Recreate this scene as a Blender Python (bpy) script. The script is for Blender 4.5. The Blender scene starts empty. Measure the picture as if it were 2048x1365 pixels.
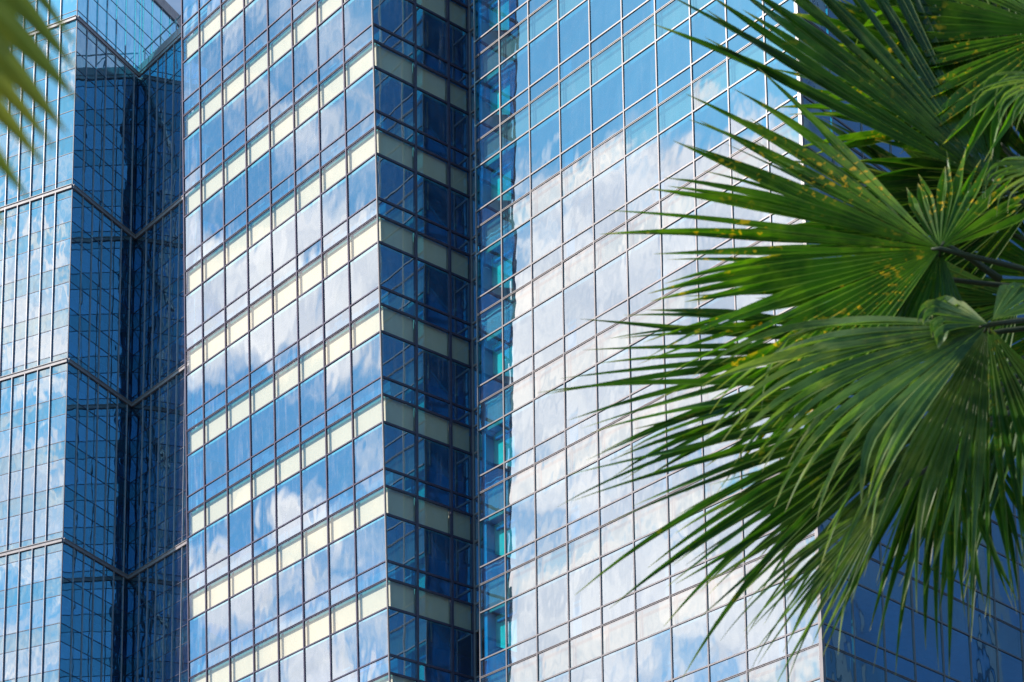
import bpy, math, random
from mathutils import Vector as V, Matrix
rnd = random.Random(7)
R_ = math.radians
C = bpy.context.scene.collection
sc = bpy.context.scene

# ------------------------------------------------------------------ camera, sky, sun, exposure
CAMZ = 1.6
F_, PX, PY = 4195.13, 1213.78, 2150.36          # focal length and principal point in 2048-px units
PITCH, ROLL = 0.1738, 0.0197
cam = bpy.data.cameras.new('camera'); camo = bpy.data.objects.new('camera', cam); C.objects.link(camo)
cam.sensor_width = 36; cam.lens = F_/2048*36
cam.shift_x = (1024-PX)/2048; cam.shift_y = (PY-682.5)/2048
cam.clip_start = 0.05; cam.clip_end = 6000
camo.matrix_world = Matrix.Translation((0, 0, CAMZ)) @ Matrix.Rotation(math.pi/2+PITCH, 4, 'X') @ Matrix.Rotation(-ROLL, 4, 'Z')
cam.dof.use_dof = True; cam.dof.focus_distance = 82; cam.dof.aperture_fstop = 7.0; cam.dof.aperture_blades = 7
sc.camera = camo
sc.view_settings.view_transform = 'Standard'; sc.view_settings.look = 'None'
sc.view_settings.exposure = 0.55; sc.view_settings.gamma = 1
sc.cycles.use_denoising = True; sc.cycles.max_bounces = 10; sc.cycles.transparent_max_bounces = 16
sc.cycles.glossy_bounces = 6; sc.cycles.diffuse_bounces = 3; sc.cycles.transmission_bounces = 6
sc.cycles.sample_clamp_indirect = 6; sc.cycles.caustics_reflective = False; sc.cycles.caustics_refractive = False

def ray(x, y):                                   # world direction through a photo pixel
    u = (x-PX)/F_; v = -(y-PY)/F_
    cr, sr = math.cos(ROLL), math.sin(ROLL); u, v = u*cr+v*sr, -u*sr+v*cr
    cp, sp = math.cos(PITCH), math.sin(PITCH)
    return V((u, cp-v*sp, sp+v*cp))
def at(x, y, Y):                                 # point at distance Y (metres north) seen at that pixel
    r = ray(x, y); return V((0, 0, CAMZ)) + r*(Y/r.y)
def seen(p):                                     # rough pixel of a world point
    x, y, z = p.x, p.y, p.z-CAMZ
    cp, sp = math.cos(PITCH), math.sin(PITCH); d = y*cp+z*sp
    if d < .1: return None
    u = x/d; v = (-y*sp+z*cp)/d; cr, sr = math.cos(ROLL), math.sin(ROLL)
    u, v = u*cr-v*sr, u*sr+v*cr
    return (PX+F_*u, PY-F_*v)
def azv(a): return V((math.sin(a), math.cos(a), 0))

SUN_AZ, SUN_EL = R_(-103), R_(38)
sd = V((math.sin(SUN_AZ)*math.cos(SUN_EL), math.cos(SUN_AZ)*math.cos(SUN_EL), math.sin(SUN_EL)))
sun = bpy.data.lights.new('sun', 'SUN'); sun.energy = 3.3; sun.angle = R_(.5); sun.color = (1, .95, .87)
so = bpy.data.objects.new('sun', sun); C.objects.link(so)
so.rotation_euler = sd.to_track_quat('Z', 'Y').to_euler(); so.location = (0, 0, 200)

class NG:                                        # small node-graph writer
    def __init__(s, nt): s.nt = nt; nt.nodes.clear()
    def n(s, t, **k):
        nd = s.nt.nodes.new(t)
        for a, b in k.items(): setattr(nd, a, b)
        return nd
    def set(s, sock, v):
        if isinstance(v, bpy.types.NodeSocket): s.nt.links.new(v, sock)
        else: sock.default_value = v
    def m(s, op, a, b=0.0, c=None, clamp=False):
        nd = s.n('ShaderNodeMath', operation=op, use_clamp=clamp); s.set(nd.inputs[0], a); s.set(nd.inputs[1], b)
        if c is not None: s.set(nd.inputs[2], c)
        return nd.outputs[0]
    def vm(s, op, a, b=(0, 0, 0)):
        nd = s.n('ShaderNodeVectorMath', operation=op); s.set(nd.inputs[0], a)
        if op == 'SCALE': s.set(nd.inputs[3], b)
        else: s.set(nd.inputs[1], b)
        return nd.outputs['Value'] if op in ('DOT_PRODUCT', 'LENGTH') else nd.outputs[0]
    def xyz(s, x, y, z):
        nd = s.n('ShaderNodeCombineXYZ'); s.set(nd.inputs[0], x); s.set(nd.inputs[1], y); s.set(nd.inputs[2], z); return nd.outputs[0]
    def noise(s, vec, scale, detail=4, rough=.5, dist=0.0, col=False):
        nd = s.n('ShaderNodeTexNoise'); s.set(nd.inputs['Vector'], vec); s.set(nd.inputs['Scale'], scale)
        s.set(nd.inputs['Detail'], detail); s.set(nd.inputs['Roughness'], rough); s.set(nd.inputs['Distortion'], dist)
        return nd.outputs['Color' if col else 'Fac']
    def mr(s, v, a, b, c=0.0, d=1.0, smooth=True):
        nd = s.n('ShaderNodeMapRange', interpolation_type='SMOOTHSTEP' if smooth else 'LINEAR')
        for i, q in enumerate((v, a, b, c, d)): s.set(nd.inputs[i], q)
        return nd.outputs[0]
    def mix(s, f, a, b, mode='MIX'):
        nd = s.n('ShaderNodeMix', data_type='RGBA', blend_type=mode); s.set(nd.inputs[0], f)
        s.set(nd.inputs[6], a if isinstance(a, bpy.types.NodeSocket) else (*a, 1)); s.set(nd.inputs[7], b if isinstance(b, bpy.types.NodeSocket) else (*b, 1))
        return nd.outputs[2]

w = bpy.data.worlds.new('World'); sc.world = w; w.use_nodes = True
g = NG(w.node_tree)
sky = g.n('ShaderNodeTexSky', sky_type='NISHITA', sun_disc=False)
sky.sun_elevation = SUN_EL; sky.sun_rotation = SUN_AZ; sky.air_density = 1.0; sky.dust_density = .6; sky.ozone_density = 2.0
bg = g.n('ShaderNodeBackground'); out = g.n('ShaderNodeOutputWorld')
d = g.vm('NORMALIZE', g.n('ShaderNodeTexCoord').outputs['Generated'])
PHI = R_(-86.4)                                  # the part of the sky mirrored in the south-west facades
fw = g.vm('DOT_PRODUCT', d, tuple(azv(PHI))); rt = g.vm('DOT_PRODUCT', d, tuple(azv(PHI+math.pi/2)))
sep = g.n('ShaderNodeSeparateXYZ'); g.set(sep.inputs[0], d)
fwc = g.m('MAXIMUM', fw, .25)
U = g.m('MULTIPLY', g.m('DIVIDE', rt, fwc), -1.0); W = g.m('DIVIDE', sep.outputs[2], fwc)
p2 = g.xyz(U, W, 0)
wn = g.noise(p2, 9, 3, .5, col=True)
warp = g.vm('SCALE', g.vm('SUBTRACT', wn, (.5, .5, .5)), .07)
p3 = g.vm('ADD', p2, warp)
inwin = g.mr(fw, .35, .6)
def uv(x, y): r = ray(x, y); return r.x/r.y, r.z/r.y
def blob(x, y, rx, ry, amt, ang=0):              # a bank of cloud (amt > 0) or a clear patch (amt < 0)
    u, v = uv(x, y)
    q = g.n('ShaderNodeMapping', vector_type='POINT')
    a = R_(ang); q.inputs['Rotation'].default_value = (0, 0, a)
    sx, sy = F_/rx, F_/ry
    q2 = g.vm('SUBTRACT', p3, (u, v, 0)); g.set(q.inputs[0], q2)
    l = g.vm('LENGTH', g.vm('MULTIPLY', q.outputs[0], (sx, sy, 0)))
    return g.m('MULTIPLY', g.mr(l, .35, 1.35, 1.0, 0.0), amt)
big = g.noise(d, 3.2, 7, .55, .3)
fine = g.noise(g.vm('MULTIPLY', g.vm('ADD', p3, (3.1, 1.7, 0)), (1, 1.5, 1)), 14, 8, .6, .6)
acc = g.m('MULTIPLY', g.m('SUBTRACT', fine, .5), 2.1)
SKYBLOBS = [   # (x, y, radius x, radius y, amount, turn): clouds mirrored in the right tower, then those in the leaning facade
 (1420, 640, 660, 400, .72, 0), (1500, 330, 330, 150, .35, 20), (1090, 650, 150, 330, .45, 0), (1150, 110, 520, 240, -.75, 22), (1700, 60, 330, 130, -.5, 20),
 (1160, 1250, 260, 140, .5, 10), (1330, 1180, 420, 280, .48, 10), (1350, 1030, 260, 70, .15, 20), (1540, 960, 160, 60, -.6, 20), (1520, 1080, 200, 70, .6, 15), (1110, 1110, 110, 50, -.25, 20), (1300, 1330, 200, 60, -.2, 12),
 (520, 740, 330, 150, .95, 12), (370, 690, 160, 150, .5, 0), (420, 1040, 260, 170, -.85, 10), (690, 1020, 160, 80, -.4, 0), (740, 740, 160, 140, .6, 0),
 (480, 210, 420, 250, -.10, 0), (450, 460, 90, 70, .35, 30), (700, 430, 120, 70, .35, 25), (690, 1160, 120, 60, .65, 25), (600, 1320, 110, 90, .8, -30), (740, 1480, 100, 110, .8, 0), (470, 1340, 120, 150, -.5, 0)]
for b in SKYBLOBS: acc = g.m('ADD', acc, blob(*b))
acc = g.m('ADD', acc, g.m('MULTIPLY', g.mr(U, .3, .36), g.m('ADD', g.mr(W, .62, .85, .20, -.12), g.m('MULTIPLY', g.m('SUBTRACT', g.noise(p3, 9, 3, .5), .5), 1.6))))
gen = g.m('MULTIPLY', g.m('SUBTRACT', big, .50), 4.0)
dens = g.m('ADD', g.m('MULTIPLY', acc, inwin), g.m('MULTIPLY', gen, g.m('SUBTRACT', 1.0, inwin)))
back = g.vm('DOT_PRODUCT', d, (0.05, -1, 0)); dens = g.m('SUBTRACT', dens, g.m('MULTIPLY', g.mr(back, .3, .7), .7))   # clear sky behind the camera
hz = g.mr(g.vm('DOT_PRODUCT', d, tuple(azv(R_(68)))), .6, .9)
dens = g.m('ADD', dens, g.m('MULTIPLY', hz, .25))
cl = g.m('MAXIMUM', g.mr(dens, -.24, .62), g.m('MULTIPLY', hz, .55))
cshade = g.m('ADD', g.m('MULTIPLY', g.noise(p3, 26, 5, .6, .5), .5), g.m('MULTIPLY', g.noise(p3, 7, 3, .5, .5), .5))
warmth = g.mr(g.vm('DOT_PRODUCT', d, tuple(sd)), .2, .95)
ccol = g.mix(g.mr(cshade, .3, .7), (6.8, 7.8, 9.6), (16.3, 15.5, 15.2))
ccol = g.mix(warmth, g.mix(1.0, ccol, (.55, .6, .68), 'MULTIPLY'), g.mix(1.0, ccol, (1.42, 1.00, .84), 'MULTIPLY'))
skyc = g.mix(1.0, sky.outputs[0], (.52, .97, 1.08), 'MULTIPLY')
g.set(bg.inputs[0], g.mix(cl, skyc, ccol)); bg.inputs[1].default_value = .10
g.nt.links.new(bg.outputs[0], out.inputs[0])

# ------------------------------------------------------------------ materials
def newmat(name):
    m = bpy.data.materials.new(name); m.use_nodes = True; return m, NG(m.node_tree)
def pbr(name, col, rough=.5, metal=0, var=.12, nscale=3, spec=.5, piece=0):
    m, g = newmat(name); o = g.n('ShaderNodeOutputMaterial'); b = g.n('ShaderNodeBsdfPrincipled')
    tc = g.n('ShaderNodeTexCoord').outputs['Object']
    streak = g.noise(g.vm('MULTIPLY', tc, (1, 1, .12)), nscale*2, 4, .6)
    f = g.m('ADD', g.m('MULTIPLY', g.noise(tc, nscale, 5, .6), .5), g.m('MULTIPLY', streak, .5))
    lo = tuple(c*(1-var) for c in col); hi = tuple(min(1, c*(1+var)) for c in col)
    base = g.mix(g.mr(f, .35, .65), lo, hi)
    if piece: rn = g.n('ShaderNodeObjectInfo').outputs['Random']; base = g.mix(g.m('MULTIPLY', rn, piece), base, tuple(c*.72 for c in col))
    g.set(b.inputs['Base Color'], base)
    b.inputs['Roughness'].default_value = rough; b.inputs['Metallic'].default_value = metal; b.inputs['Specular IOR Level'].default_value = spec
    g.nt.links.new(b.outputs[0], o.inputs[0]); return m
def glass(name, refl, rcol, tcol, wave=.012, dirt=.05, wscale=.55, streaks=.5):
    m, g = newmat(name); o = g.n('ShaderNodeOutputMaterial')
    geo = g.n('ShaderNodeNewGeometry'); pos = geo.outputs['Position']
    bmp = g.n('ShaderNodeBump'); bmp.inputs['Distance'].default_value = 1.0
    h = g.m('ADD', g.noise(g.vm('MULTIPLY', pos, (1, 1, .7)), wscale, 2, .4), g.m('MULTIPLY', g.noise(g.vm('MULTIPLY', pos, (1, 1, .5)), wscale*3.5, 1, .4), .10))
    g.set(bmp.inputs['Height'], g.m('MULTIPLY', h, wave)); bmp.inputs['Strength'].default_value = 1
    gl = g.n('ShaderNodeBsdfGlossy'); gl.inputs['Roughness'].default_value = 0.012; gl.inputs['Color'].default_value = (*rcol, 1)
    g.nt.links.new(bmp.outputs[0], gl.inputs['Normal'])
    tr = g.n('ShaderNodeBsdfTransparent'); tr.inputs[0].default_value = (*tcol, 1)
    lw = g.n('ShaderNodeLayerWeight'); lw.inputs[0].default_value = .5
    fz = g.m('POWER', lw.outputs['Facing'], 4.0)
    f = g.m('ADD', refl, g.m('MULTIPLY', fz, 1-refl), clamp=True)
    mx = g.n('ShaderNodeMixShader'); g.set(mx.inputs[0], f); g.nt.links.new(tr.outputs[0], mx.inputs[1]); g.nt.links.new(gl.outputs[0], mx.inputs[2])
    di = g.n('ShaderNodeBsdfDiffuse'); di.inputs[0].default_value = (.62, .60, .66, 1)
    st = g.noise(g.vm('MULTIPLY', pos, (1, 1, .06)), 5.0, 4, .65); pt = g.noise(pos, .35, 3, .6); sp = g.noise(pos, 2.2, 6, .7)
    df = g.m('MULTIPLY', g.m('ADD', g.m('MULTIPLY', g.mr(st, .5, .72), g.m('MULTIPLY', g.mr(pt, .42, .62), streaks)), g.m('MULTIPLY', g.mr(sp, .4, .75), .35)), dirt)
    m2 = g.n('ShaderNodeMixShader'); g.set(m2.inputs[0], g.m('ADD', df, dirt*.12)); g.nt.links.new(mx.outputs[0], m2.inputs[1]); g.nt.links.new(di.outputs[0], m2.inputs[2])
    g.nt.links.new(m2.outputs[0], o.inputs[0]); return m
M = {}
M['glassT'] = glass('coated_blue_glass', .52, (.50, .77, .95), (.14, .72, .98), .012, .24, .55, 1.0)
M['glassTs'] = glass('clear_spandrel_glass', .13, (.62, .80, .92), (.95, .96, .96), .008, .05, .55, .4)
M['glassR'] = glass('coated_blue_glass_wavy', .56, (.50, .77, .95), (.12, .72, .98), .011, .12, .7)
M['glassC'] = glass('clear_blue_glass', .26, (.50, .77, .95), (.15, .92, .98), .010, .06, .7)
M['glassD'] = glass('half_clear_blue_glass', .42, (.50, .77, .95), (.15, .92, .98), .010, .06, .7)
M['glassRs'] = glass('spandrel_glass_wavy', .52, (.60, .80, .90), (.50, .78, .82), .014, .10, .7)
M['glassL'] = glass('coated_blue_glass_rippled', .58, (.50, .77, .95), (.10, .70, .98), .024, .12, .5)
M['glassLs'] = glass('pale_ceiling_glass_rippled', .50, (.48, .78, .92), (.18, .60, .80), .026, .12, .5)
M['cream'] = pbr('cream_panel', (.90, .81, .60), .6, var=.03, piece=.12)
M['paleR'] = pbr('pale_grey_panel', (.50, .56, .58), .6, var=.06, piece=.4)
M['plenum'] = pbr('grey_blue_panel', (.26, .36, .46), .7, var=.08)
M['barT'] = pbr('purple_grey_aluminium', (.105, .085, .135), .38, .2, var=.15)
M['barR'] = pbr('pale_pink_aluminium', (.30, .26, .265), .36, .15, var=.10)
M['barL'] = pbr('weathered_aluminium', (.50, .46, .50), .38, .15, var=.12)
M['barLd'] = pbr('dark_glazing_gasket', (.05, .07, .14), .5, var=.15)
M['coping'] = pbr('pinkish_grey_coping', (.42, .36, .37), .5, var=.12)
M['slab'] = pbr('grey_concrete_slab', (.16, .18, .20), .8)
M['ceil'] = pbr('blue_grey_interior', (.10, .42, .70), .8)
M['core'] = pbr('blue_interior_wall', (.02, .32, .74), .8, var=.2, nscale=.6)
M['column'] = pbr('interior_column', (.20, .34, .46), .7)
M['lightshape'] = pbr('pale_light_shape', (.62, .72, .70), .7)  # for the added quads that stand in for bright light behind glass
M['louver'] = pbr('black_louver', (.03, .03, .05), .5)
M['steel'] = pbr('painted_steel_rail', (.30, .30, .34), .45, .4)
M['paving'] = pbr('concrete_paving', (.09, .09, .09), .85, nscale=.2)
M['darkc'] = pbr('navy_cladding', (.012, .05, .10), .6)
M['dark'] = pbr('dark_blue_glass_wall', (.006, .05, .14), .25, var=.4, nscale=.05)
M['stone'] = pbr('pale_cladding', (.50, .50, .52), .6)

def leafmat(name, dark, light, yellow=.0, tipc=(.42, .38, .16)):
    m, g = newmat(name); o = g.n('ShaderNodeOutputMaterial')
    uvn = g.n('ShaderNodeUVMap'); s = g.n('ShaderNodeSeparateXYZ'); g.set(s.inputs[0], uvn.outputs[0])
    a, t = s.outputs[0], s.outputs[1]            # a across the leaflet 0..1, t along it 0..1
    tc = g.n('ShaderNodeTexCoord').outputs['Object']
    fib = g.noise(g.xyz(g.m('MULTIPLY', a, 9.0), g.m('MULTIPLY', t, 1.5), 0), 3.0, 3, .6)
    big = g.noise(tc, 3.0, 4, .6)
    c = g.mix(g.mr(g.m('ADD', g.m('MULTIPLY', fib, .5), g.m('MULTIPLY', big, .5)), .38, .62), dark, light)
    c = g.mix(g.m('MULTIPLY', g.mr(g.noise(tc, 5.5, 3, .55), .48, .66), .55), c, tuple(min(1, q*k) for q, k in zip(light, (1.9, 1.35, 1.1))))  # yellow-green sun highlights painted in as random patches
    rib = g.mr(g.m('ABSOLUTE', g.m('SUBTRACT', a, .5)), .0, .07, .55, 0)
    c = g.mix(rib, c, (.20, .27, .07))
    spots = g.m('MULTIPLY', g.mr(g.noise(g.vm('MULTIPLY', tc, (1, 1, 1.6)), 26, 3, .6), .585, .63), g.mr(g.noise(tc, 2.6, 2, .5), .44, .56))
    if yellow: c = g.mix(g.m('MULTIPLY', spots, yellow), c, (.78, .46, .03))
    ed = g.mr(g.m('ABSOLUTE', g.m('SUBTRACT', a, .5)), .43, .5, 0, .5)  # sunlit leaflet edges, painted in as a paler margin
    c = g.mix(ed, c, (.24, .28, .08))
    c = g.mix(g.m('MULTIPLY', g.mr(t, .90, 1.0), .8), c, tipc)
    b = g.n('ShaderNodeBsdfPrincipled'); g.set(b.inputs['Base Color'], c); b.inputs['Roughness'].default_value = .42; b.inputs['Specular IOR Level'].default_value = .45
    tl = g.n('ShaderNodeBsdfTranslucent'); g.set(tl.inputs[0], g.mix(1.0, c, (1.5, 1.9, .5), 'MULTIPLY'))
    mx = g.n('ShaderNodeMixShader'); mx.inputs[0].default_value = .36
    g.nt.links.new(b.outputs[0], mx.inputs[1]); g.nt.links.new(tl.outputs[0], mx.inputs[2]); g.nt.links.new(mx.outputs[0], o.inputs[0]); return m
M['leaf'] = leafmat('green_palm_leaf', (.009, .042, .008), (.050, .150, .016), .15)
M['leafy'] = leafmat('yellow_spotted_palm_leaf', (.018, .080, .006), (.115, .270, .014), 1.0)
M['leafp'] = leafmat('pale_green_palm_leaf', (.030, .085, .026), (.200, .300, .110), .08, (.5, .46, .25))
M['leafo'] = leafmat('olive_palm_leaf', (.14, .16, .03), (.24, .25, .05), .0, (.3, .2, .06))
M['petiole'] = pbr('palm_petiole', (.035, .05, .02), .55)
M['trunk'] = pbr('fibrous_palm_trunk', (.16, .12, .08), .9, var=.35, nscale=8)

# ------------------------------------------------------------------ helpers
class MB:
    def __init__(s): s.v = []; s.f = []; s.uv = []
    def quad(s, a, b, c, d): n = len(s.v); s.v += [a, b, c, d]; s.f.append((n, n+1, n+2, n+3))
    def hexa(s, p):                              # p: 8 points, bottom ring 0-3, top ring 4-7
        n = len(s.v); s.v += p
        for f in ((0, 3, 2, 1), (4, 5, 6, 7), (0, 1, 5, 4), (1, 2, 6, 5), (2, 3, 7, 6), (3, 0, 4, 7)): s.f.append(tuple(n+i for i in f))
    def prism(s, ring0, ring1):
        n = len(s.v); k = len(ring0); s.v += list(ring0)+list(ring1)
        s.f.append(tuple(n+i for i in range(k))[::-1]); s.f.append(tuple(n+k+i for i in range(k)))
        for i in range(k): s.f.append((n+i, n+(i+1) % k, n+k+(i+1) % k, n+k+i))
    def tube(s, pts, rad, seg=8):
        n0 = len(s.v); k = len(pts)
        for i, p in enumerate(pts):
            dv = (pts[min(i+1, k-1)]-pts[max(i-1, 0)]).normalized()
            a = dv.cross(V((0, 0, 1))); a = (a if a.length > .01 else V((1, 0, 0))).normalized(); b = dv.cross(a)
            r = rad[i] if isinstance(rad, (list, tuple)) else rad
            for j in range(seg):
                t = 2*math.pi*j/seg; s.v.append(p+a*(r*math.cos(t))+b*(r*math.sin(t)))
        for i in range(k-1):
            for j in range(seg):
                s.f.append((n0+i*seg+j, n0+i*seg+(j+1) % seg, n0+(i+1)*seg+(j+1) % seg, n0+(i+1)*seg+j))
        s.f.append(tuple(n0+j for j in range(seg))[::-1]); s.f.append(tuple(n0+(k-1)*seg+j for j in range(seg)))
    def build(s, name, mat, parent=None, smooth=False, **props):
        me = bpy.data.meshes.new(name); org = parent.location if parent else V((0, 0, 0))
        base = parent.get('_w') if parent else None
        o0 = V(base) if base is not None else V((0, 0, 0))
        me.from_pydata([tuple(p-o0) for p in s.v], [], s.f); me.materials.append(mat)
        if s.uv:
            l = me.uv_layers.new(name='UVMap')
            for i, lp in enumerate(me.loops): l.data[i].uv = s.uv[lp.vertex_index]
        if smooth:
            for p in me.polygons: p.use_smooth = True
        o = bpy.data.objects.new(name, me); C.objects.link(o)
        if parent: o.parent = parent
        for a, b in props.items(): o[a] = b
        return o
ROOTS = []
def thing(name, loc, label, cat, group=None):
    o = bpy.data.objects.new(name, None); C.objects.link(o); o.location = loc; o['label'] = label; o['category'] = cat
    if group: o['group'] = group
    o['_w'] = tuple(loc); ROOTS.append(o); return o

class Bank:                                      # repeated parts: the 100 that show largest on their own, the rest as one
    def __init__(s, root): s.root = root; s.d = {}
    def add(s, name, mat, center, mb, size=1.0):
        p = seen(center); vis = p is not None and -40 < p[0] < 2090 and -60 < p[1] < 1425
        dist = (center-V((0, 0, CAMZ))).length
        s.d.setdefault(name, []).append((-(size/dist**2) if vis else 1.0/ max(1e-6, 1e-3+1/dist), vis, mat, mb))
    def flush(s, cap=100):
        for name, L in s.d.items():
            vis = sorted([x for x in L if x[1]], key=lambda x: x[0])
            rest = [x for x in L if not x[1]] + vis[cap:]
            for x in vis[:cap]: x[3].build(name, x[2], s.root)
            if rest:
                me = bpy.data.meshes.new(name); mats = []; vs = []; fs = []; mi = []; o0 = V(s.root['_w'])
                for x in rest:
                    if x[2] not in mats: mats.append(x[2])
                    n = len(vs); vs += [tuple(q-o0) for q in x[3].v]
                    for f in x[3].f: fs.append(tuple(n+i for i in f)); mi.append(mats.index(x[2]))
                me.from_pydata(vs, [], fs)
                for m in mats: me.materials.append(m)
                me.polygons.foreach_set('material_index', mi)
                o = bpy.data.objects.new(name, me); C.objects.link(o); o.parent = s.root; o['kind'] = 'stuff'

class Face:                                      # facade frame: s along, z up (relative to origin), d outwards
    def __init__(f, org, u, n, up=V((0, 0, 1)), step=None): f.o, f.u, f.n, f.up = org, u, n, up
    def P(f, s, z, d=0): return f.o+f.u*s+f.up*z+f.n*d
    def box(f, mb, s0, s1, z0, z1, d0, d1, slim=None):
        mb.hexa([f.P(s0, z0, d0), f.P(s1, z0, d0), f.P(s1, z0, d1), f.P(s0, z0, d1), f.P(s0, z1, d0), f.P(s1, z1, d0), f.P(s1, z1, d1), f.P(s0, z1, d1)])
    def pane(f, s0, s1, z0, z1, d=0, tilt=.0032):
        a, b = rnd.gauss(0, tilt), rnd.gauss(0, tilt); mb = MB(); cs, cz = (s0+s1)/2, (z0+z1)/2
        mb.quad(*[f.P(s, z, d+a*(s-cs)+b*(z-cz)) for s, z in ((s0, z0), (s1, z0), (s1, z1), (s0, z1))]); return mb
    def panel(f, s0, s1, z0, z1, d0, d1): mb = MB(); f.box(mb, s0, s1, z0, z1, d0, d1); return mb

def facade(bank, f, cols, rows, H, A, B, mats, bars, barmat, edge0=True, edge1=True, slantcol=None, wspec=None, panel_d=-.16, back=None, endg=None):
    """cols: positions along the face; rows: floor numbers (line c of floor n lies at -H*n, b at +B, a at +A above it)."""
    mw, mp, tw, tp = bars                        # mullion width / projection, transom width / projection
    gw, gs, cream = mats
    ztop = -H*rows[0]+A+ .0; zbot = -H*rows[-1]
    for i, s in enumerate(cols):
        if (i == 0 and not edge0) or (i == len(cols)-1 and not edge1): continue
        mb = MB(); f.box(mb, s-mw/2, s+mw/2, zbot-H+A, -H*rows[0]+A, -.05, mp)
        bank.add('mullion', barmat, f.P(s, (seen_z(f)), 0), mb, 50)
    for n in rows:
        c = -H*n; a = c+A; b = c+B; top = c+H    # from the top: tall pane c(n-1)..a, short pane a..b, panel b..c
        for z, k in ((a, 0), (b, 1), (c, 0)):
            mb = MB(); e = .004
            if k: f.box(mb, cols[0]+e, cols[-1]-e, z+.012, z+.012+tw*.42, -.04, tp); f.box(mb, cols[0]+e, cols[-1]-e, z-.012-tw*.42, z-.012, -.04, tp*.8)
            else: f.box(mb, cols[0]+e, cols[-1]-e, z-tw/2, z+tw/2, -.04, tp)
            bank.add('transom', barmat, f.P((cols[0]+cols[-1])/2, z), mb, 20)
        for i in range(len(cols)-1):
            s0, s1 = cols[i], cols[i+1]; cs = (s0+s1)/2
            gg = gw if not endg or i < len(cols)-3 else endg[i-(len(cols)-3)]
            bank.add('window', gg, f.P(cs, c-H/2+.8), f.pane(s0, s1, c-H+A, c), (s1-s0)*2)
            bank.add('short_window', gs if wspec is None else wspec, f.P(cs, (a+b)/2), f.pane(s0, s1, b, a), (s1-s0))
            if back: bank.add('backing_panel', back, f.P(cs, (a+b)/2), f.panel(s0+.03, s1-.03, b+.03, a-.02, -.5, -.45), (s1-s0))
            bank.add('spandrel_glass', gs, f.P(cs, (b+c)/2), f.pane(s0, s1, c, b), (s1-s0))
            bank.add('spandrel_panel', cream, f.P(cs, (b+c)/2), f.panel(s0+.03, s1-.03, c-.02, b+.02, panel_d-.06, panel_d), (s1-s0))
def seen_z(f):                                   # height on the face nearest the middle of the picture
    best = 0; bd = 1e9
    for k in range(-200, 200):
        p = seen(f.P(0, k*1.0)); q = 1e9 if p is None else abs(p[1]-682)
        if q < bd: bd, best = q, k
    return best

def poly(pts, z): return [V((p.x, p.y, z)) for p in pts]
def inset(pts, dd):
    k = len(pts); o = []; ar = sum(pts[i].x*pts[(i+1) % k].y-pts[(i+1) % k].x*pts[i].y for i in range(k)); sg = 1 if ar > 0 else -1
    for i in range(k):
        e0 = (pts[i]-pts[i-1]); e1 = (pts[(i+1) % k]-pts[i]); e0.z = e1.z = 0; e0.normalize(); e1.normalize()
        n0 = V((-e0.y, e0.x, 0))*sg; n1 = V((-e1.y, e1.x, 0))*sg
        bis = n0+n1; q = bis/(bis.dot(n0)) if bis.length > 1e-6 else n0
        o.append(pts[i]+q*dd)
    return o

# ------------------------------------------------------------------ ground
gm = MB(); gm.quad(V((-900, -700, 0)), V((900, -700, 0)), V((900, 1100, 0)), V((-900, 1100, 0)))
g_o = gm.build('ground', M['paving']); g_o['kind'] = 'structure'
Z0 = CAMZ

# ------------------------------------------------------------------ middle tower (cream panels)
H = 4.0
aTL, aTR = -.7581, .8476; uTL, uTR = azv(aTL), azv(aTR)
CT = V((-9.1878, 79.8631, 65.5588+Z0)); LAM = -.0285
root = thing('office_tower', (CT.x, CT.y, 0), 'middle glass tower with cream spandrel panels and an overhanging sharp corner', 'office building')
bk = Bank(root)
wT0, wT, wT8 = 1.4829, 1.8816, 2.0575
colsTL = [0, wT8] + [wT8+wT*k for k in range(1, 7)] + [wT8+6*wT+wT0]
nTL = azv(aTL-math.pi/2); nTR = azv(aTR+math.pi/2)
fTL = Face(CT, uTL, nTL, V((0, 0, 1))+uTR*LAM)
A, B = 1.985, 1.222
rowsT = list(range(-3, 16))
facade(bk, fTL, colsTL, rowsT, H, A, B, (M['glassT'], M['glassTs'], M['cream']), (.068, .045, .055, .035), M['barT'], edge0=False, wspec=M['glassT'], back=M['plenum'])
fTR = Face(CT, uTR, nTR)
j1, j2, j3 = 2.3659, 2.3659+1.7867, 2.3659+1.7867+1.1551
# right face: first bay is cut by the leaning corner
zb, zt = -H*rowsT[-1]-H+A, -H*rowsT[0]+A
def cs0(z): return LAM*z
for s in (j1, j2, j3):
    mb = MB(); fTR.box(mb, s-.055, s+.055, zb, zt, -.05, .075); bk.add('mullion', M['barT'], fTR.P(s, -16), mb, 50)
for n in rowsT:
    c = -H*n; a = c+A; b = c+B
    for z in (a, b, c):
        mb = MB(); s0 = cs0(z)+.03; fTR.box(mb, s0, j3-.01, z-.045, z+.045, -.04, .05); bk.add('transom', M['barT'], fTR.P(2, z), mb, 20)
    for nm, z0, z1, mt in (('window', c-H+A, c, 'glassT'), ('short_window', b, a, 'glassT'), ('spandrel_glass', c, b, 'glassTs')):
        for i, (s0, s1) in enumerate(((None, j1), (j1, j2), (j2, j3))):
            if s0 is None:
                mb = MB(); mb.quad(fTR.P(cs0(z0), z0), fTR.P(s1, z0), fTR.P(s1, z1), fTR.P(cs0(z1), z1))
            else: mb = fTR.pane(s0, s1, z0, z1)
            bk.add(nm, M[mt], fTR.P(s1-.9, (z0+z1)/2), mb, 2)
            if nm == 'spandrel_glass':
                q0 = (cs0(z0)+.25) if s0 is None else s0+.03
                bk.add('spandrel_panel', M['cream'], fTR.P(s1-.9, (z0+z1)/2), fTR.panel(q0, s1-.03, z0-.02, z1+.02, -.22, -.16), 2)
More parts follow.
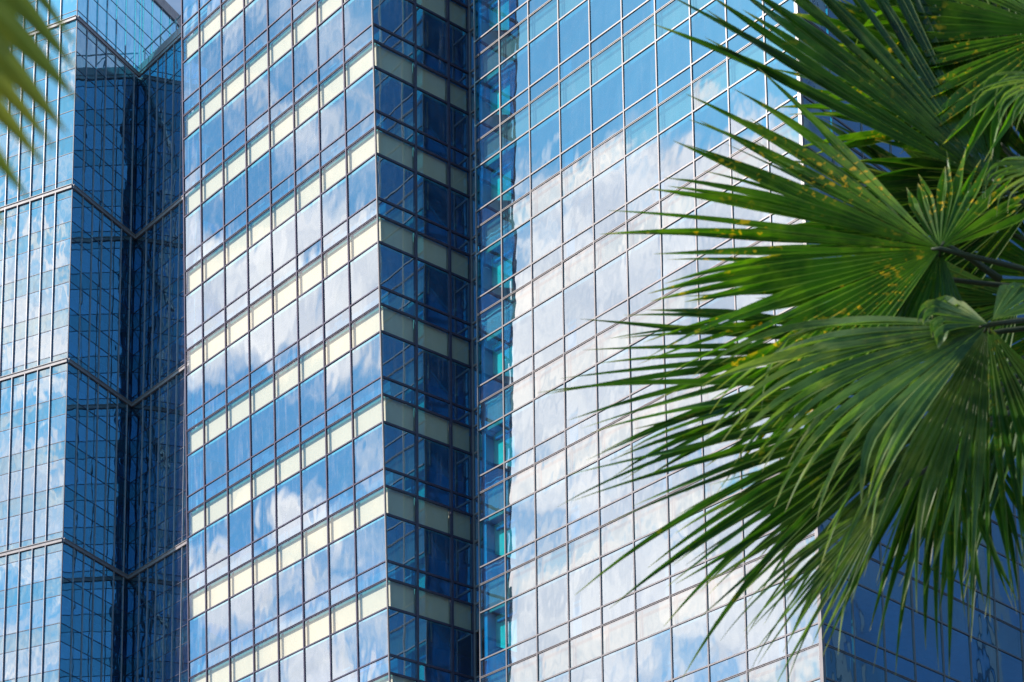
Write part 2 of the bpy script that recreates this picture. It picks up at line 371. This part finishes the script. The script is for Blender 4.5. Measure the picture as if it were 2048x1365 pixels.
# leaning corner post
mb = MB(); e = .05
mb.prism([CT+V((0, 0, zb))+uTR*LAM*zb+q for q in (nTL*.04+uTL*.03, nTL*.04+nTR*.03, nTR*.03+uTR*.03, uTR*.03-nTR*.05, -nTR*.05-nTL*.05, uTL*.03-nTL*.05)],
         [CT+V((0, 0, zt))+uTR*LAM*zt+q for q in (nTL*.04+uTL*.03, nTL*.04+nTR*.03, nTR*.03+uTR*.03, uTR*.03-nTR*.05, -nTR*.05-nTL*.05, uTL*.03-nTL*.05)])
mb.build('corner_post', M['barR'], root)
# return face between the two towers
J3 = fTR.P(j3, 0); uS = -azv(aTL); nS = nTL
fS = Face(J3, uS, nS)
for s, mt in ((.10, 'barR'), (1.15, 'barR')):
    mb = MB(); fS.box(mb, s-.04, s+.04, zb, zt, -.05, .05); bk.add('mullion', M[mt], fS.P(s, -16), mb, 30)
for n in rowsT:
    c = -H*n; a = c+A; b = c+B
    for z in (a, b, c):
        mb = MB(); fS.box(mb, .145, 1.10, z-.045, z+.045, -.04, .04); bk.add('transom', M['barR'], fS.P(.6, z), mb, 5)
    for nm, z0, z1 in (('window', c-H+A, c), ('short_window', b, a), ('spandrel_glass', c, b)):
        if n in (7, 8, 9, 10) and nm == 'window' and n != 7:
            mb = MB(); k = 0
            while z0+.1*k < z1-.06:
                z = z0+.1*k; fS.box(mb, .15, 1.1, z, z+.03, -.06, .01); k += 1
            fS.box(mb, .15, 1.1, z0, z1, -.2, -.1)
            bk.add('louver_grille', M['louver'], fS.P(.6, z0), mb, 3)
        else: bk.add(nm, M['glassT'], fS.P(.6, (z0+z1)/2), fS.pane(.1, 1.7, z0, z1), .6)
# floors, columns, core
fpT = [fTL.P(14.83, 0), CT, J3, J3+uS*1.70, J3+uS*1.70+uTR*6, fTL.P(14.83, 0)+uTR*11.3]
for n in rowsT:
    c = -H*n; sh = uTR*(LAM*c); q = [p.copy() for p in fpT]; q[0] = q[0]+sh; q[1] = q[1]+sh
    r = inset(q, .30); mb = MB(); mb.prism(poly(r, CT.z+c+.25), poly(r, CT.z+c+1.0)); bk.add('floor_slab', M['slab'], CT+V((0, 0, c)), mb, 9)
    r = inset(q, .34); mb = MB(); mb.prism(poly(r, CT.z+c+.05), poly(r, CT.z+c+.10)); bk.add('ceiling', M['ceil'], CT+V((0, 0, c)), mb, 9)
    for (f, s, dd) in ((fTR, 3.1, -1.0), (fTL, 4.5, -1.2), (fTL, 10.2, -1.2)):
        mb = MB(); f.box(mb, s-.28, s+.28, c-H+1.02, c+.04, dd-.5, dd); bk.add('interior_column', M['column'], f.P(s, c), mb, 3)
core = inset(fpT, 2.4); mb = MB(); core = [p for p in core]
mb.prism(poly(core, 0.0), poly(core, CT.z+zt)); mb.build('core_wall', M['core'], root)
fpb = inset(fpT, -.02); base = inset(fpT, .5); mb = MB(); mb.prism(poly(base, 0), poly(base, CT.z+zb-.1)); mb.build('podium_wall', M['stone'], root)
r = inset(fpT, -.05); r = [p+uTR*(LAM*zt) if i < 2 else p for i, p in enumerate(r)]; mb = MB(); mb.prism(poly(r, CT.z+zt+.002), poly(r, CT.z+zt+.9)); mb.build('roof', M['coping'], root)
bk.flush()

# ------------------------------------------------------------------ right tower (pale mullions)
aRL, aRR = -.7537, .7584; uRL, uRR = azv(aRL), azv(aRR); nRL = azv(aRL-math.pi/2); nRR = azv(aRR+math.pi/2)
CR = V((7.6256, 68.0082, 57.5498+Z0))
root = thing('office_tower', (CR.x, CR.y, 0), 'right glass tower with pale pinkish mullions reflecting white clouds, behind the palm', 'office building')
bk = Bank(root); A, B = 1.968, 1.214
wR0, wR, wR10, wRR = 1.6492, 1.8646, 1.6089, 1.828
colsRL = [0, wR10]+[wR10+wR*k for k in range(1, 9)]+[wR10+8*wR+wR0]; EW = colsRL[-1]
rowsR = list(range(-4, 14)); zb, zt = -H*rowsR[-1]-H+A, -H*rowsR[0]+A
fRL = Face(CR, uRL, nRL); fRR = Face(CR, uRR, nRR)
bars = (.056, .04, .060, .035)
facade(bk, fRL, colsRL, rowsR, H, A, B, (M['glassR'], M['glassRs'], M['paleR']), bars, M['barR'], edge0=False, wspec=M['glassR'], panel_d=-.22, endg=(M['glassR'], M['glassC']))
facade(bk, fRR, [0]+[wRR*k for k in range(1, 13)], rowsR, H, A, B, (M['glassR'], M['glassRs'], M['plenum']), bars, M['barR'], edge0=False, wspec=M['glassR'])
mb = MB(); mb.prism(*[[CR+V((0, 0, z))+q for q in (nRL*.075+uRL*.07, nRL*.075+nRR*.075, nRR*.075+uRR*.07, -nRR*.04+uRR*.07, -nRR*.05-nRL*.05, -nRL*.04+uRL*.07)] for z in (zb, zt)])
mb.build('corner_post', M['barR'], root)
fE = Face(fRL.P(EW, 0), uRR, -azv(aRR+math.pi/2))   # end wall facing the middle tower
fpR = [fRL.P(EW, 0), CR, fRR.P(12*wRR, 0), fRR.P(12*wRR, 0)+uRL*EW]
for n in rowsR:
    c = -H*n; r = inset(fpR, .32); mb = MB(); mb.prism(poly(r, CR.z+c+.25), poly(r, CR.z+c+1.0)); bk.add('floor_slab', M['slab'], CR+V((0, 0, c)), mb, 9)
    r = inset(fpR, .36); mb = MB(); mb.prism(poly(r, CR.z+c+.05), poly(r, CR.z+c+.10)); bk.add('ceiling', M['ceil'], CR+V((0, 0, c)), mb, 9)
    for s in (2.6, 8.2, 13.4, 17.35):
        mb = MB(); fRL.box(mb, s-.25, s+.25, c-H+1.02, c+.04, -1.5, -1.0); bk.add('interior_column', M['column'], fRL.P(s, c), mb, 3)
    # added pale quad, shaped to stand in for bright mirrored light in the end bays
    mb = MB(); mb.hexa([fRL.P(*q) for q in ((16.6, c-2.0, -.65), (18.0, c-1.3, -.65), (18.0, c-1.3, -.6), (16.6, c-2.0, -.6), (16.6, c+.05, -.65), (18.0, c-.1, -.65), (18.0, c-.1, -.6), (16.6, c+.05, -.6))]); bk.add('light_shape_quad', M['lightshape'], fRL.P(16, c), mb, 2)
    mb = MB(); fRL.box(mb, 16.5, 17.7, c-.42, c-.30, -.58, -.5); bk.add('interior_beam', M['core'], fRL.P(16, c), mb, 2)
core = inset(fpR, 2.6); mb = MB(); mb.prism(poly(core, 0), poly(core, CR.z+zt)); mb.build('core_wall', M['core'], root)
mb = MB(); base = inset(fpR, .5); mb.prism(poly(base, 0), poly(base, CR.z+zb-.1)); mb.build('podium_wall', M['stone'], root)
mb = MB(); r = inset(fpR, -.05); mb.prism(poly(r, CR.z+zt+.002), poly(r, CR.z+zt+.9)); mb.build('roof', M['coping'], root)
mb = MB(); fE.box(mb, .12, 20, zb, zt, -.3, -.1); mb.build('end_wall', M['core'], root)
bk.flush()

# ------------------------------------------------------------------ left tower (fins and belt bands)
aLO, aLN, aLR = -1.1368, .4227, -.7456
uLO, uLN = azv(aLO), azv(aLN); uLR = azv(aLR+math.pi); nLO, nLN, nLR = azv(aLO-math.pi/2), azv(aLN+math.pi/2), azv(aLR-math.pi/2)
CL = V((-44.0054, 162.66, 122.2304+Z0)); NL = 8.75; NC = CL+uLN*NL
root = thing('office_tower', (CL.x, CL.y, 0), 'left glass tower with thin vertical fins, belt bands and a dark notch', 'office building')
bk = Bank(root)
colsLO = [0, 1.71]+[1.71+1.3685*k for k in range(1, 9)]
colsLN = [0, 1.3848]+[1.3848+1.3289*k for k in range(1, 6)]+[NL]
colsLB = [NL, NL+.42]+[NL+.42+1.3289*k for k in range(1, 9)]
colsLR = [0, 1.9031]+[1.9031+1.3908*k for k in range(1, 8)]
def fins(f, cols, z0, z1, skip0=True, zc=-30, dep=.09):
    for i, s in enumerate(cols):
        if i == 0 and skip0: continue
        mb = MB(); f.box(mb, s-.024, s+.024, z0, z1, -.03, dep); bk.add('fin', M['barL'], f.P(s, zc), mb, 50)
def lwall(f, cols, k0, k1, panes=True, ztop=None):
    """16 m modules: belt band at -16k, thin lines at .87, 3.17+4j, 4.75+4j, 15.2 below it"""
    s0, s1 = cols[0], cols[-1]
    for k in range(k0, k1):
        zz = -16*k
        mb = MB(); f.box(mb, s0-(0 if s0 else 0), s1, zz-.14, zz+.14, -.04, .14); f.box(mb, s0, s1, zz+.14, zz+.19, -.04, .20)
        bk.add('belt_band', M['coping'], f.P((s0+s1)/2, zz), mb, 40)
        ls = [.87]+sum([[3.17+4*j, 4.75+4*j] for j in range(3)], [])+[15.2]
        for q in ls:
            mb = MB(); f.box(mb, s0+.01, s1-.01, zz-q-.03, zz-q+.03, -.02, .025); bk.add('transom', M['barLd'], f.P((s0+s1)/2, zz-q), mb, 10)
        segs = [(.2, .87, 1), (.87, 3.17, 0), (3.17, 4.75, 1), (4.75, 7.17, 0), (7.17, 8.75, 1), (8.75, 11.17, 0), (11.17, 12.75, 1), (12.75, 15.2, 0), (15.2, 15.8, 1)]
        for i in range(len(cols)-1):
            for q0, q1, t in segs:
                cz = zz-(q0+q1)/2
                bk.add('short_window' if t else 'window', M['glassLs' if t else 'glassL'], f.P((cols[i]+cols[i+1])/2, cz), f.pane(cols[i], cols[i+1], zz-q1, zz-q0, 0, .0025), q1-q0)
                if t: bk.add('backing_panel', M['plenum'], f.P((cols[i]+cols[i+1])/2, cz), f.panel(cols[i]+.02, cols[i+1]-.02, zz-q1, zz-q0, -.3, -.25), q1-q0)
fLO, fLN, fLR = Face(CL, uLO, nLO), Face(CL, uLN, nLN), Face(NC, uLR, nLR)
zlow = -16*6
fins(fLO, colsLO, zlow, 9.0, dep=.14); fins(fLN, colsLN[:-1], zlow, 9.0); fins(fLR, colsLR, zlow, .2)
lwall(fLO, colsLO, 0, 6); lwall(fLN, colsLN, 0, 6); lwall(fLR, colsLR, 0, 6)
# crown above the top band: rows of glass to z=9, coping on top; it runs on behind the lower roof
fins(fLN, colsLB, .9, 9.0, False, 4)
for f, cols in ((fLO, colsLO), (fLN, colsLN), (fLN, colsLB)):
    ls = [.2, .8, 3.25, 4.83, 7.25, 8.9]
    for q in ls[1:]:
        mb = MB(); f.box(mb, cols[0]+.01, cols[-1]-.01, q-.03, q+.03, -.02, .025); bk.add('transom', M['barLd'], f.P((cols[0]+cols[-1])/2, q), mb, 10)
    for i in range(len(cols)-1):
        for q0, q1 in zip(ls[:-1], ls[1:]):
            bk.add('crown_glass', M['glassL'], f.P((cols[i]+cols[i+1])/2, (q0+q1)/2), f.pane(cols[i], cols[i+1], q0, q1, 0, .0015), q1-q0)
    mb = MB(); f.box(mb, cols[0], cols[-1], 8.95, 9.95, -.25, .15); bk.add('coping', M['coping'], f.P((cols[0]+cols[-1])/2, 9.4), mb, 20)
mb = MB(); fLR.box(mb, .02, colsLR[-1], .262, .95, -.35, .12); mb.build('parapet_coping', M['coping'], root)
# maintenance rail along the parapet
mb = MB(); rl = lambda s, z, d: fLR.P(s, z, d)
mb.tube([rl(.2, 2.5, -.25), rl(colsLR[-1], 2.5, -.25)], .07, 6); rail = mb.build('roof_rail', M['steel'], root)
for s in (.5, 3.2, 5.9, 8.6):
    mb = MB(); mb.tube([rl(s, 2.5, -.25), rl(s+.1, .9, -.2)], .06, 6); mb.tube([rl(s, 2.35, -.25), rl(s+1.1, .95, -.2)], .04, 6); mb.build('rail_bracket', M['steel'], root)
fpL = [fLO.P(colsLO[-1], 0), CL, NC, fLR.P(colsLR[-1], 0), fLR.P(colsLR[-1], 0)+uLN*16, fLO.P(colsLO[-1], 0)+uLN*26]
for k in range(0, 25):
    c = -4*k-4.2; r = inset(fpL, .45); mb = MB(); mb.prism(poly(r, CL.z+c), poly(r, CL.z+c+.6)); bk.add('floor_slab', M['slab'], CL+V((-2, 0, c)), mb, 9)
core = inset(fpL, 2.2); mb = MB(); mb.prism(poly(core, 0), poly(core, CL.z-.3)); mb.build('core_wall', M['core'], root)
r = inset(fpL, .36); mb = MB(); mb.prism(poly(r, CL.z+.02), poly(r, CL.z+.2)); mb.build('roof', M['coping'], root)
mb = MB(); base = inset(fpL, .5); mb.prism(poly(base, 0), poly(base, CL.z+zlow)); mb.build('podium_wall', M['stone'], root)
mb = MB(); mb.prism(*[[CL+V((0, 0, z))+q for q in (nLO*.03+uLO*.05, nLO*.03+nLN*.03, nLN*.03+uLN*.05, -nLN*.03-nLO*.03)] for z in (zlow, 8.9)]); mb.build('corner_post', M['barLd'], root)
bk.flush()

# ------------------------------------------------------------------ tower across the street, seen mirrored in the right tower's east face
root = thing('office_tower', (74, 70, 0), 'dark blue tower with thin columns, seen only mirrored in the right tower', 'office building')
fN = Face(V((70, 150, 0)), V((0, -1, 0)), V((-1, 0, 0)))
mb = MB(); mb.hexa([V(p) for p in ((70.3, 10, 0), (95, 10, 0), (95, 150, 0), (70.3, 150, 0), (70.3, 10, 170), (95, 10, 170), (95, 150, 170), (70.3, 150, 170))]); mb.build('wall', M['dark'], root)
for i in range(14):
    mb = MB(); fN.box(mb, i*10, i*10+.9, 0, 170, -.2, .4); mb.build('column', M['darkc'], root)

# ------------------------------------------------------------------ palms
ZUP = V((0, 0, 1))
def frond(root, hub, ax, nrm, L, spread, nseg, mat, seed, split=.5, droop=.25, cup=.05, kink=0.0, wf=1.0, asym=.25, off=0.0, pet=None, label=None):
    r = random.Random(seed); mb = MB(); ax = ax.normalized(); nrm = (nrm-ax*nrm.dot(ax)).normalized(); side = nrm.cross(ax)
    dth = R_(spread)/nseg
    for i in range(nseg):
        f = (i+.5)/nseg*2-1; th = R_(off)+R_(spread)/2*f+r.gauss(0, dth*.22)
        dr = ax*math.cos(th)+side*math.sin(th); pr = nrm.cross(dr).normalized()
        l = L*(1-asym*abs(f)**2.2)*r.uniform(.82, 1.07); sp = split*r.uniform(.85, 1.12)*L/l
        dp = droop*r.uniform(.6, 1.5); kk = r.random() < kink; kt = r.uniform(.62, .8); bend = r.gauss(0, .55)
        K = 14; p = hub+dr*.0; n0 = len(mb.v); cur = hub.copy(); dd = dr.copy(); tw = r.gauss(0, .9)
        for k in range(K+1):
            t = k/K
            if k:
                g_ = -ZUP*(dp*max(0, t-.30)*.55/K*14*.18) + nrm*(cup*.02) + pr*(bend*.03*(t > .4))
                if kk and t > kt: g_ += -ZUP*.55
                dd = (dd+g_).normalized(); cur = cur+dd*(l/K)
            wsp = 2*l*sp*math.tan(dth/2)*1.04*wf
            wd = 2*l*t*math.tan(dth/2)*1.04*wf if t < sp else wsp*max(0.0, 1-((t-sp)/(1-sp))**1.25)+.0015
            a_ = tw*max(0, t-sp)/(1-sp+1e-6)
            pp = (dd.cross(nrm)).normalized()*-1; nn = pp.cross(dd).normalized(); pp2 = pp*math.cos(a_)+nn*math.sin(a_); nn2 = nn*math.cos(a_)-pp*math.sin(a_)
            fold = wd*.48
            for a, h in ((-.5, 0), (0, 1), (.5, 0)): mb.v.append(cur+pp2*(wd*a)+nn2*(fold*h)); mb.uv.append((a+.5, t))
        for k in range(K):
            b = n0+3*k
            mb.f += [(b, b+1, b+4, b+3), (b+1, b+2, b+5, b+4)]
    o = mb.build('frond', mat, root, smooth=False)
    if label: o['label'] = label
    if pet is not None:
        pm = MB(); m = (hub+pet)/2+ZUP*.06
        pts = [hub+(m-hub)*0-ax*0, hub*.66+m*.34+ZUP*.01, m, pet]
        pts = [hub+ax*.04, hub, (hub*2+pet)/3+ZUP*.03, (hub+pet*2)/3+ZUP*.03, pet]
        pm.tube(pts, [.006, .011, .013, .015, .020], 6); pt = pm.build('petiole', M['petiole'], root, smooth=True); pt.parent = o
    return o
def dirp(deg, k=0): a = R_(deg); return V((math.cos(a), k, math.sin(a)))      # an angle in the picture plane, k away from the camera
PY_ = 9.0
crown = at(2330, 640, PY_+.5)
palm = thing('palm_tree', (crown.x, crown.y, 0), 'large green fan palm reaching in from the right edge of the photo', 'palm tree')
mb = MB(); tp = []
for i in range(17):
    t = i/16; tp.append(V((crown.x+.12*math.sin(t*2), crown.y, crown.z*t-.05)))
mb.tube(tp, [.24-.06*(i/16)+.012*(i % 2) for i in range(17)], 14); mb.build('trunk', M['trunk'], palm, smooth=True)
def F(px, py, Y, ang, Lpx, spread, nseg, mat, seed, nrm=(0.1, -1, .25), k=0.0, pet=(2330, 640, 9.5), **kw):
    hub = at(px, py, Y); L = Lpx/F_*Y*1.0
    pp = None if pet is None else at(*pet)
    frond(palm, hub, dirp(ang, k), V(nrm), L, spread, nseg, M[mat], seed, pet=pp, **kw)
F(2010, 300, 9.6, 112, 640, 90, 22, 'leaf', 55, nrm=(.3, -1, -.1), split=.6, droop=.2)
F(1995, 372, 9.25, 121, 800, 80, 30, 'leaf', 11, nrm=(.45, -1, -.1), split=.62, droop=.10, asym=.0)                 # big upper frond
F(1880, 498, 8.8, 181, 700, 112, 30, 'leafy', 12, nrm=(.45, -1, .15), split=.50, droop=.30, asym=.10)                  # left pointing frond
F(1880, 498, 8.83, 62, 260, 110, 14, 'leafy', 13, nrm=(-.3, -1, .15), split=.6, droop=.3, asym=.2)
F(1880, 498, 8.85, 262, 360, 60, 12, 'leaf', 23, nrm=(.3, -1, .15), split=.5, droop=.3, asym=.2)
F(1830, 470, 9.05, 158, 520, 70, 15, 'leaf', 33, nrm=(.3, -1, .1), split=.4, droop=.35, pet=(2000, 560, 9.3))
F(1900, 560, 9.1, 205, 690, 70, 18, 'leafy', 34, nrm=(.3, -1, .2), split=.42, droop=.4, asym=.15)
F(1850, 690, 9.4, 186, 800, 50, 17, 'leaf', 14, nrm=(.2, -1, .3), split=.5, droop=.3)
F(1960, 250, 9.9, 150, 480, 90, 18, 'leafy', 54, nrm=(.4, -1, 0), split=.55, droop=.3)
F(1960, 440, 9.85, 155, 470, 100, 18, 'leaf', 51, nrm=(.3, -1, 0), split=.5, droop=.4)
F(1990, 560, 9.9, 185, 520, 70, 16, 'leaf', 52, nrm=(.2, -1, .1), split=.5, droop=.4)
F(1950, 860, 9.5, 262, 460, 80, 17, 'leaf', 53, nrm=(.1, -1, .2), split=.4, droop=.6)
F(1890, 780, 8.9, 201, 880, 54, 18, 'leaf', 17, nrm=(.15, -1, .2), split=.45, droop=.5, asym=.06)
F(1860, 860, 9.0, 214, 640, 60, 17, 'leafp', 47, nrm=(.15, -1, .3), split=.45, droop=.7, asym=.1)
F(1975, 650, 8.35, 200, 690, 84, 19, 'leafp', 15, nrm=(.45, -1, .75), split=.50, droop=2.6, asym=.10, kink=.12, label='pale green drooping frond in front of the crown')          # pale drooping front frond
F(1975, 650, 8.45, 243, 700, 50, 15, 'leafp', 16, nrm=(.4, -1, .5), split=.42, droop=1.4, asym=.1, kink=.15)
F(1975, 648, 8.3, 160, 190, 90, 7, 'leafp', 31, nrm=(.3, -1, .5), split=.6, droop=1.5, asym=.3, kink=1.0, pet=None)
F(1985, 640, 8.3, 40, 200, 90, 6, 'leafp', 32, nrm=(-.3, -1, .5), split=.6, droop=1.5, asym=.3, kink=1.0, pet=None)
F(1975, 650, 8.6, 282, 660, 56, 15, 'leaf', 26, nrm=(-.4, -1, .1), split=.35, droop=.5, asym=.1)
F(1900, 820, 9.2, 240, 600, 84, 19, 'leaf', 27, nrm=(.2, -1, .3), split=.4, droop=.6, asym=.15)
F(1780, 990, 8.8, 228, 500, 38, 15, 'leafp', 21, nrm=(.2, -1, .4), split=.4, droop=.7, asym=.2)
F(2070, 200, 9.5, 122, 620, 120, 22, 'leafy', 18, nrm=(.3, -1, -.2), split=.6, droop=.3)
F(2120, 60, 9.3, 190, 520, 120, 22, 'leafy', 38, nrm=(.2, -1, .2), split=.5, droop=.6, kink=.2)
F(2100, 360, 9.7, 170, 480, 130, 22, 'leaf', 28, nrm=(.3, -1, -.2), split=.6, droop=.4)
F(2130, 560, 9.8, 150, 560, 120, 22, 'leaf', 39, nrm=(.2, -1, 0), split=.6, droop=.4)
F(2060, 700, 9.5, 250, 620, 90, 20, 'leaf', 19, nrm=(-.1, -1, .2), split=.35, droop=.6)
F(2120, 640, 9.9, 215, 640, 80, 20, 'leaf', 40, nrm=(.1, -1, .2), split=.45, droop=.6)
F(2040, 600, 9.7, 200, 460, 110, 20, 'leaf', 29, nrm=(.1, -1, .2), split=.45, droop=.5)
for i_, (hx, hy, an, ln) in enumerate([(2620, 420, 30, 700), (2680, 640, 355, 760), (2600, 860, 315, 700), (2480, 330, 75, 700), (2450, 960, 280, 640), (2560, 560, 10, 600)]):
    F(hx, hy, 9.2+.2*(i_ % 3), an, ln, 110, 24, 'leaf', 60+i_, nrm=(.2, -1, .2), split=.5, droop=.5)      # the far side of the crown
F(2120, 150, 8.5, 195, 250, 70, 9, 'leafp', 20, nrm=(0, -1, .4), split=.3, droop=2.6, kink=.9, wf=.8)
F(2110, 330, 8.4, 190, 230, 80, 9, 'leafp', 41, nrm=(0, -1, .4), split=.3, droop=2.6, kink=.9, wf=.8)

# second palm, very near at the left edge
nb = at(-420, -60, 1.9)
palm2 = thing('palm_tree', (nb.x, nb.y, 0), 'blurred out-of-focus olive palm leaflets hanging in the top left corner', 'palm tree')
mb = MB(); mb.tube([V((nb.x, nb.y, nb.z*i/8)) for i in range(9)], [.12-.004*i for i in range(9)], 12); mb.build('trunk', M['trunk'], palm2, smooth=True)
def near(p0, p1, wpx, seed, Y=2.0, nm='leaflet'):
    mb = MB(); a, b = at(p0[0], p0[1], Y), at(p1[0], p1[1], Y*1.03); ax = (b-a).normalized(); up = ax.cross(V((0, 1, 0))).normalized(); wd = 1.12*wpx/F_*Y
    for k in range(17):
        t = k/16; c = a.lerp(b, t)+V((0, 0, 1))*(.018*math.sin(math.pi*t)); ww = wd*(1-t**2.4)*.5+.0006
        for s, h in ((-1, 0), (0, 1), (1, 0)): mb.v.append(c+up*(ww*s)+V((0, -1, 0))*(ww*.6*h)); mb.uv.append(((s+1)/2, t))
    for k in range(16): b_ = 3*k; mb.f += [(b_, b_+1, b_+4, b_+3), (b_+1, b_+2, b_+5, b_+4)]
    mb.build(nm, M['leafo'], palm2)
for i, (p0, p1, wp) in enumerate([((-200, -200), (152, 140), 74), ((-220, -120), (155, 200), 84), ((-230, -80), (135, 268), 80), ((-210, 0), (112, 300), 56), ((-220, 40), (92, 335), 62), ((-220, 120), (58, 400), 60), ((-120, 340), (10, 458), 40), ((-60, -120), (150, 90), 36)]):
    near(p0, p1, wp, i)

# remove bookkeeping keys
for o in ROOTS:
    if '_w' in o: del o['_w']
